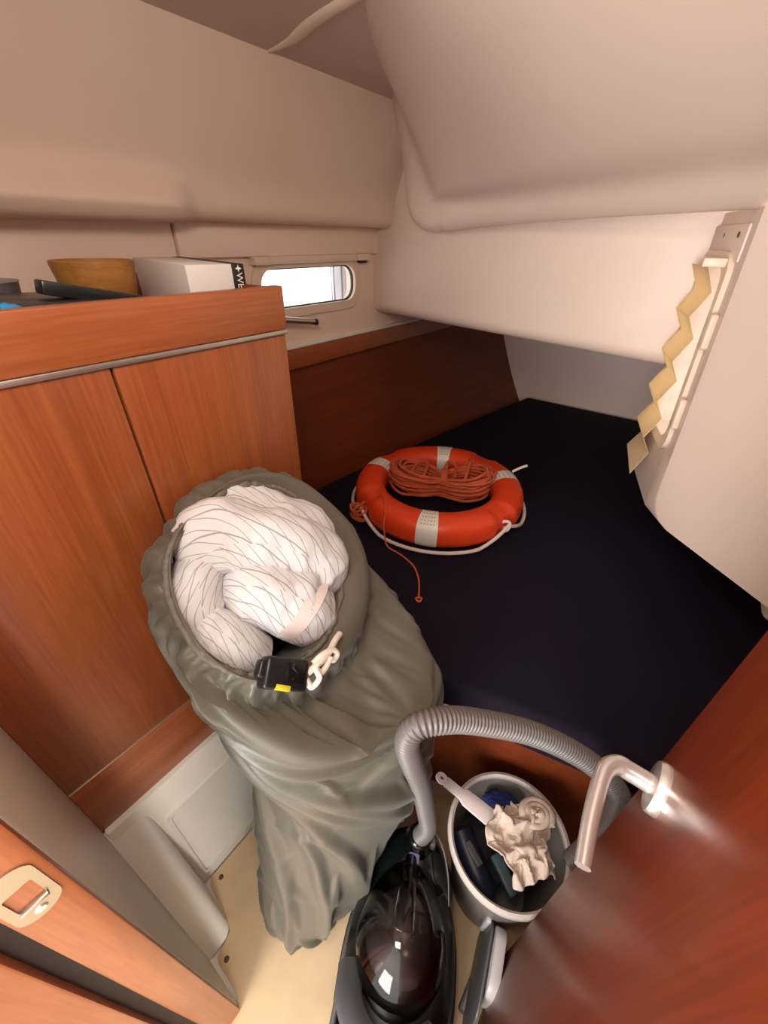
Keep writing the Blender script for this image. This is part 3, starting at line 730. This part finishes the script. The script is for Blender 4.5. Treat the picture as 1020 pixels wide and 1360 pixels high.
for x0, y0, an, L_, w_, h_, be in ((-.16, .60, -.62, .46, .016, .020, .25), (-.10, .50, -.80, .44, .012, .016, .2), (-.04, .58, -.50, .44, .014, .018, .3), (.04, .50, -.62, .36, .011, .014, .4),
        (-.20, .42, -1.05, .44, .014, .016, .1), (-.06, .36, -1.0, .40, .012, .014, .2), (.06, .34, -.8, .30, .011, .013, .3), (.12, .50, -.35, .26, .012, .014, .7), (.02, .22, -1.2, .3, .012, .012, .2),
        (-.12, .22, -1.35, .34, .013, .013, 0), (.12, .28, -1.1, .28, .010, .012, .2), (-.10, .70, -.15, .34, .014, .014, .6), (.14, .66, .35, .34, .012, .013, -.6), (.22, .62, .1, .26, .012, .013, .6),
        (.1, .80, .7, .26, .012, .010, -.5), (.2, .84, 1.0, .24, .010, .010, 0), (-.26, .72, .7, .26, .013, .014, .4), (-.3, .58, -.3, .3, .013, .014, .3), (.3, .5, -.3, .3, .012, .012, .4), (.0, .14, -.6, .22, .01, .010, .4)):
    fold(x0, y0, an, L_, w_, h_, be)
for k in range(80):
    fold(rf.uniform(-.6, .6), rf.uniform(.1, .8), rf.uniform(-1.2, .5), rf.uniform(.06, .18), rf.uniform(.005, .010), rf.uniform(.003, .008), rf.uniform(-2, 2))
for k in range(90):
    fold(rf.uniform(-.55, .25), rf.uniform(.86, .97), PI/2+rf.uniform(-.3, .3), rf.uniform(.05, .12), rf.uniform(.0035, .006), rf.uniform(.003, .0065), rf.uniform(-1, 1))
disp = .024*np.tanh(disp/.024)
rings = []
for i in range(NV+1):
    t = i/NV; c, ra_, rb_, tl = rb(t)
    a_ = (h1*(1-tl)+e1*tl).normalized(); b_ = (h2*(1-tl)+e2*tl); b_ = (b_-a_*a_.dot(b_)).normalized()
    row = []
    for j in range(NU):
        th = 2*PI*j/NU
        d = a_*math.cos(th)*ra_+b_*math.sin(th)*rb_
        p = c+d; dn = d.normalized(); base = min(1, t*10)
        p = p+dn*base*(float(disp[i, j])*(1 if t < .74 else max(.3, 1-(t-.74)*5))-.014+.012*fbm(p, 4, 2))
        if p.z < .004: p.z = .004
        if p.x < CX+.006: p.x = CX+.006
        row.append(p)
    rings.append(row)
cen = sum(rings[0], V((0, 0, 0)))/NU
inner = []
for k, (sc_, dp) in enumerate(((.97, .006), (.955, -.01), (.96, -.05), (.98, -.12))):
    inner.append([Oc+(p-Oc-en*(p-Oc).dot(en))*sc_+en*((p-Oc).dot(en)+dp) for p in rings[-1]])
sb = empty('stuff_sack', (-.33, .15, 0), 'grey green nylon sack stuffed with a duvet standing against the cabinet', 'sack')
bm = loft(rings+inner, None, True, (True, False))
obj('sack_cloth', bm, 'bag_cloth', sb, angle=75)
# gathered hem round the mouth
P = []
for j in range(NU):
    p = rings[-1][j]; P.append(p+en*(.007*noise.noise(p*40)))
obj('gathered_hem', tube(P, lambda t: .0062+.0030*noise.noise(V((math.cos(2*PI*t)*14, math.sin(2*PI*t)*14, 0)))+.0016*noise.noise(V((math.cos(2*PI*t)*30, math.sin(2*PI*t)*30, 4))), 9, closed=True), 'bag_hem', sb, angle=80)
# cord lock and string
def O(x, y, z=0): return Oc+e1*x+e2*y+en*z     # coordinates in the mouth's plane
lk = empty('cord_lock', O(.055, -.14, .03)); lk.parent = sb; lk.location = V(O(.055, -.14, .03))-V((-.33, .15, 0)); lk['label'] = 'black cord lock'
cx_, cy_ = .052, -.148
obj('lock_body', obox(O(cx_, cy_, .022), nz(e1+e2*.06), nz(e2-e1*.06), en, .074, .046, .028, .006, 3), 'black_plastic', lk)
obj('lock_button', obox(O(cx_-.036, cy_+.002, .024), e1, e2, en, .022, .026, .018, .005, 3), 'black_plastic', lk)
obj('lock_ridge', obox(O(cx_+.012, cy_+.004, .037), e1, e2, en, .03, .028, .006, .002), 'black_gloss', lk)
obj('yellow_mark', obox(O(cx_-.004, cy_-.02, .032), e1, e2, en, .024, .008, .01, .001), 'yellow', lk)
for k, st in enumerate(([(.088, -.142, .03), (.10, -.128, .034), (.118, -.11, .032), (.134, -.082, .026), (.146, -.068, .02)],
                        [(.088, -.150, .03), (.10, -.16, .03), (.108, -.146, .036), (.098, -.132, .036), (.108, -.118, .036), (.122, -.104, .034)],
                        [(.095, -.126, .03), (.105, -.112, .036), (.124, -.1, .036), (.138, -.104, .032), (.132, -.115, .032), (.118, -.112, .034)],
                        [(.098, -.125, .03), (.11, -.138, .032), (.118, -.128, .034), (.125, -.112, .034)])):
    obj('drawstring', tube(catmull([O(*q) for q in st], 8), .0048 if k else .0056, 8), 'elastic_white', sb)

# duvet rolls stuffed in the mouth
dv = empty('duvet', O(0, 0, -.02), 'white duvet with thin grey lines stuffed into the open sack', 'duvet')
def roll(name, pts, rad, seg=36, n=70, flat=.8, seed=0, material='duvet_cotton', amp=1.0):
    P, Ln = resample(catmull([O(*q) for q in pts], 12), n)
    def r(t): return rad(t)
    bm = tube(P, lambda t: max(.002, r(t)), seg, cap=True, flat=flat, upv=en, uvs=lambda i, j: (Ln*i/n*6, j/seg*2*PI*.07*6))
    for v in bm.verts:
        q = v.co*1.0+V((seed*1.7, 0, 0))
        v.co += (v.co-O(0, 0, -.1)).normalized()*amp*(.012*fbm(q, 8, 3)+.010*(ridge(q, 11)-.5)+.004*(ridge(q, 26)-.5))
    return obj(name, bm, material, dv, angle=80)
endr = lambda R, e=.16: (lambda t: R*min(1, (min(t, 1-t)/e))**.45 if 0 < t < 1 else .004)
roll('duvet_fold', [(-.105, .06, -.05), (-.07, .098, -.035), (.0, .112, -.025), (.07, .098, -.03), (.125, .045, -.05)], endr(.056), flat=.75, seed=1)
roll('duvet_fold', [(-.112, -.02, -.045), (-.085, .035, -.015), (.0, .052, .002), (.08, .045, -.005), (.135, .01, -.035)], endr(.063), flat=.68, seed=2)
roll('duvet_fold', [(-.088, .04, -.055), (-.096, -.025, -.04), (-.08, -.07, -.045), (-.04, -.085, -.06)], endr(.042), flat=.75, seed=5)
roll('duvet_fold', [(-.055, -.04, -.05), (.0, -.022, -.025), (.07, -.028, -.018), (.15, -.04, -.04)], endr(.060), flat=.72, seed=3)
roll('duvet_fold', [(-.085, -.092, -.04), (-.035, -.102, -.035), (.015, -.118, -.045), (.06, -.13, -.065)], endr(.041), flat=.7, seed=4)
roll('duvet_fold', [(-.08, .0, -.12), (.0, -.01, -.12), (.08, -.03, -.12)], endr(.09), flat=.6, seed=6)
P = []
bm = bmesh.new()
rws = []
for k in range(15):
    a_ = math.radians(-75+150*k/14); base = O(.076, -.03, -.017)
    d = e2*math.sin(a_)*.060+en*math.cos(a_)*.047
    rws.append([base+e2*math.sin(a_)*.064+en*(math.cos(a_)*.050)+e1*(s_+.022*math.sin(a_)) for s_ in (-.016, 0, .016)])
obj('duvet_hem_band', loft(rws, bm, False), 'duvet_band', dv)

# ================================================================== VACUUM CLEANER
VC = V((-.086, .198, 0)); vy = nz((-.43, .90, 0)); vx = V((vy.y, -vy.x, 0)); vz = V((0, 0, 1))
def W(x, y, z): return VC+vx*x+vy*y+vz*z*1.14
vac = empty('vacuum_cleaner', VC, 'black canister vacuum cleaner with a clear dome and ribbed grey hose', 'vacuum cleaner')
def blob(outline, zsec, n=72, p=2.4):
    """outline(y)->half width; stacked superellipse loops: zsec list of (z, scale, yshift)"""
    rings = []
    for z, hw, y0, y1, xo in zsec:
        row = []
        for k in range(n):
            a_ = 2*PI*k/n; c_, s_ = math.cos(a_), math.sin(a_)
            x = math.copysign(abs(c_)**(2/p), c_)*hw; y = (y0+y1)/2+math.copysign(abs(s_)**(2/p), s_)*(y1-y0)/2
            tp_ = 1-.30*max(0, (y-0)/(.24))**2
            row.append(W(x*max(.25, tp_)+xo, y, z))
        rings.append(row)
    return loft(rings, None, True, (True, True))
obj('base_tray', blob(None, [(.02, .118, -.22, .20, 0), (.03, .13, -.235, .215, 0), (.075, .134, -.24, .22, 0), (.085, .128, -.235, .214, 0)]), 'grey_plastic', vac)
obj('bumper', blob(None, [(.056, .1345, -.2405, .2205, 0), (.058, .137, -.243, .223, 0), (.066, .137, -.243, .223, 0), (.068, .1345, -.2405, .2205, 0)]), 'black_plastic', vac)
obj('main_body', blob(None, [(.083, .122, -.225, .212, 0), (.12, .124, -.225, .213, 0), (.17, .116, -.215, .205, 0), (.20, .10, -.20, .195, 0), (.212, .08, -.17, .17, 0)]), 'black_plastic', vac)
obj('nose_shell', blob(None, [(.10, .122, .04, .222, 0), (.15, .121, .045, .224, 0), (.19, .108, .05, .218, 0), (.222, .085, .07, .205, 0), (.235, .05, .1, .19, 0)], p=2.2), 'nose_shell', vac)
# chrome trim arcs on the nose
for sgn in (-1, 1):
    P = [W(sgn*q[0], q[1], q[2]) for q in ((.03, .222, .205), (.058, .206, .205), (.078, .175, .205), (.092, .13, .205), (.098, .08, .200))]
    obj('trim_arc', tube(catmull(P, 8), lambda t: .0035*(1-.7*t), 8), 'pale_plastic', vac)
# dome (clear dust container)
rings = []
for k in range(19):
    f = k/18; el = f*PI/2
    hw = .100*math.cos(el)**.75 if f < 1 else .001
    ln = .128*math.cos(el)**.75 if f < 1 else .001
    z = .20+.09*math.sin(el)
    row = []
    for q in range(56):
        a_ = 2*PI*q/56; x = math.cos(a_)*hw; y = .012+math.sin(a_)*ln
        row.append(W(x*(1-.18*max(0, y/.128)), y, z))
    rings.append(row)
dome = obj('dust_container', loft(rings, None, True, (False, True)), 'smoke', vac, angle=80)
obj('inner_filter', lathe([(.0, .085), (.04, .08), (.066, .055), (.078, .02), (.08, 0)], W(0, .008, .205), 40), 'bin_grey', dome)
obj('inner_rim', lathe([(.07, 0), (.078, .012), (.082, 0)], W(0, -.015, .206), 48), 'black_gloss', dome)
P = [W(*q) for q in ((.0, .135, .253), (.0, .105, .268), (.0, .075, .284), (0, .04, .292), (0, -.0, .2935))]
obj('handle_spine', tube(catmull(P, 8), lambda t: .013+.010*t, 14, flat=.5), 'smoke', dome)
# rear grey carry handle / hood
P = [W(*q) for q in ((-.098, -.05, .195), (-.085, -.105, .225), (-.04, -.145, .238), (.03, -.15, .238), (.085, -.115, .22))]
obj('carry_handle', tube(catmull(P, 8), .027, 16, flat=.5), 'grey_plastic', vac)
obj('side_panel', obox(W(-.117, -.10, .125), vy, vz, vx, .17, .06, .012, .005, 3), 'grey_plastic', vac)
# connector
cn0 = W(.010, .172, .222); cdir = V((.08, .03, 1)).normalized()
obj('connector_socket', lathe([(.036, 0), (.036, .02), (.03, .03), (.028, .06), (.024, .062)], cn0, 28, ax=cdir, cap=(True, True)), 'black_gloss', vac)
obj('connector_tab', obox(W(.006, .132, .252), vx, vy, vz, .026, .022, .012, .004, 3), 'lilac', vac)
obj('connector_latch', obox(cn0+cdir*.03+vx*.034, vx, vy, vz, .014, .02, .03, .004), 'grey_plastic', vac)
hpts = [tuple(cn0+cdir*.05), (-0.134, 0.363, 0.38), (-0.143, 0.358, 0.47), (-0.157, 0.34, 0.61), (-0.166, 0.311, 0.74), (-0.17, 0.298, 0.82), (-0.162, 0.307, 0.86), (-0.138, 0.335, 0.865), (-0.101, 0.381, 0.84), (-0.022, 0.459, 0.78), (0.049, 0.513, 0.72), (0.11, 0.55, 0.66), (0.163, 0.572, 0.59), (.175, .566, .51), (.17, .549, .45), (.16, .527, .40), (.15, .51, .36)]
hc_ = catmull(hpts, 24); HP, HL = resample(hc_, 1000)
nrib = HL/.0072
def hr(t): return .0180+.0035*(.5+.5*math.cos(2*PI*nrib*t))
obj('hose', tube(HP, hr, 20), 'hose_grey', vac, angle=80)

# ================================================================== BUCKET AND CONTENTS
BC = V((.022, .478, 0))
bk = empty('bucket', BC, 'grey plastic bucket full of rags and cleaning things beside the vacuum', 'bucket')
obj('bucket_shell', lathe([(0, .004), (.098, .004), (.102, .012), (.128, .30), (.133, .325), (.130, .326), (.124, .30), (.098, .016), (0, .010)], BC, 64), 'bucket_pe', bk)
obj('bucket_rim', lathe([(.130, .318), (.1385, .316), (.142, .322), (.141, .333), (.134, .336), (.129, .331), (.129, .322), (.130, .318)], BC, 64), 'bucket_rim', bk)
def lump(name, c, s, seed, material, label, cat, amp=.35, group=None, rot=0):
    bm = bmesh.new(); bmesh.ops.create_icosphere(bm, subdivisions=5, radius=1)
    R_ = Matrix.Rotation(rot, 3, 'Z')
    for v in bm.verts:
        q = v.co+V((seed*3.3, 0, 0)); d = 1+amp*(ridge(q, 1.5)-.55)+amp*.5*(ridge(q, 3.6)-.5)+amp*.2*fbm(q, 6, 2)
        v.co = V(c)+R_ @ V((v.co.x*s[0]*d, v.co.y*s[1]*d, v.co.z*s[2]*d))
    return obj(name, bm, material, origin=V(c)-V((0, 0, s[2])), label=label, cat=cat, group=group, angle=80)
lump('dark_rag', (-.005, .49, .20), (.075, .07, .05), 1, 'dark_cloth', 'crumpled black cloth deep inside the bucket', 'cloth')
lump('blue_cloth', (-.018, .548, .292), (.046, .03, .03), 2, 'blue_cloth', 'deep blue cloth at the back of the bucket', 'cloth', .2, rot=.3)
nb_ = empty('spray_bottle', (.0, .42, .16), 'dark navy plastic bottle lying in the front of the bucket', 'bottle')
P = catmull([(-.085, .45, .255), (-.05, .425, .25), (.0, .395, .24), (.035, .385, .22)], 8)
obj('bottle_body', tube(P, lambda t: .03*min(1, (min(t, 1-t)/.1+.25))**.5, 20), 'navy_plastic', nb_)
obj('bottle_label', obox(V((-.03, .417, .281)), nz((.8, -.35, -.1)), nz((.35, .8, 0)), V((0, 0, 1)), .05, .016, .003, .001), 'grey_plastic', nb_)
sq = empty('squeegee', (.03, .43, .2), 'teal grey plastic block lying deep in the bucket', 'squeegee')
obj('block', obox(V((.045, .43, .265)), nz((.85, -.5, -.1)), nz((.5, .85, 0)), V((0, 0, 1)), .08, .026, .02, .004, 3), 'teal_plastic', sq)
# white brush with hole in handle
bh = empty('hand_brush', (-.07, .49, .34), 'white plastic hand brush with a hole in its handle laid over the bucket rim', 'brush')
p0, p1 = V((-.175, .472, .372)), V((-.005, .488, .325))
ba_ = (p1-p0).normalized(); bs = ba_.cross(V((0, 0, 1))).normalized(); bn = bs.cross(ba_)
prof = [(0, .011), (.004, .0125), (.07, .0125), (.082, .019), (.10, .0205), (.185, .0215), (.19, .018)]
hole = [(.013+.005*math.cos(2*PI*k/14), .0035*math.sin(2*PI*k/14)) for k in range(14)]
outl = [(x, -w_) for x, w_ in prof]+[(x, w_) for x, w_ in reversed(prof)]
# handle end with a real hole: ring loft around hole, then blade prism
endl = []
for k in range(14):
    a_ = 2*PI*k/14; x = .013+.0155*math.cos(a_); y = .0125*math.sin(a_); endl.append((x, y))
bm = frame_ring(endl, hole, p0, ba_, bs, bn, .008)
obj('handle_end', bm, 'brush_white', bh)
out2 = [(.024, -.0125), (.07, -.0125), (.082, -.019), (.19, -.0215), (.19, .0215), (.082, .019), (.07, .0125), (.024, .0125)]
obj('brush_back', prism(out2, p0, ba_, bs, bn, .008, .002), 'brush_white', bh)
# beige crumpled rag
rings = []
for i in range(90):
    u = i/89; row = []
    for j in range(70):
        v = j/69; c0 = V((-.012, .515, .352)).lerp(V((.098, .428, .345)), u)
        ac = nz((.62, .78, 0)); wv_ = .046+.026*math.sin(u*3.4)-.012*math.cos(u*9)
        p = c0+ac*((v-.42)*2*wv_)
        q = V((u*2.2, v*2.0, 0))
        hgt = .034*(ridge(q+V((4, 1, 0)), 1.1)-.5)+.016*(ridge(q+V((1, 8, 0)), 2.2)-.5)+.004*(ridge(q, 5)-.5)
        droop = -.055*max(0, abs(v-.45)*2-.55)**1.5-.05*max(0, u-.85)*3
        p = p+V((.010*noise.noise(q*3), .010*noise.noise(q*3+V((5, 5, 5))), hgt+droop+.012))
        row.append(p)
    rings.append(row)
bm = loft(rings, None, False)
rg = obj('beige_rag', bm, 'rag', origin=(.04, .48, .33), label='crumpled beige rag draped over the brush in the bucket', cat='cloth', angle=80)
sm = rg.modifiers.new('thick', 'SOLIDIFY'); sm.thickness = .003
# rosette twist of the rag
P = [V((.055, .545, .365))+V((.034*(1-k/60)*math.cos(k*.33), .034*(1-k/60)*math.sin(k*.33), .012*k/60)) for k in range(60)]
obj('twisted_corner', tube(P, lambda t: .012*(1-.5*t)+.003*math.sin(t*40), 10, flat=.8), 'rag', rg, angle=80)

# pale plastic dustpan standing between vacuum and door
dp = empty('dustpan', (.075, .30, 0), 'pale grey plastic dustpan wedged between vacuum and door', 'dustpan')
du = nz((.22, -.97, 0)); dn_ = V((-du.y, du.x, 0)); uz = nz((.06, .02, 1))
obj('pan_plate', prism(rrect(.17, .17, .03, 5), V((.072, .285, .105)), du, uz, dn_, .006, .0015), 'grey_plastic', dp)
obj('pan_side', prism(rrect(.12, .15, .03, 5), V((.080, .305, .13)), du, uz, dn_, .024, .004), 'pale_plastic', dp)
obj('pan_handle', obox(V((.05, .365, .14)), du, uz, dn_, .02, .09, .012, .004, 3), 'pale_plastic', dp)
obj('pan_foot', box(.066, .104, .225, .34, 0, .03, .006), 'grey_plastic', dp)
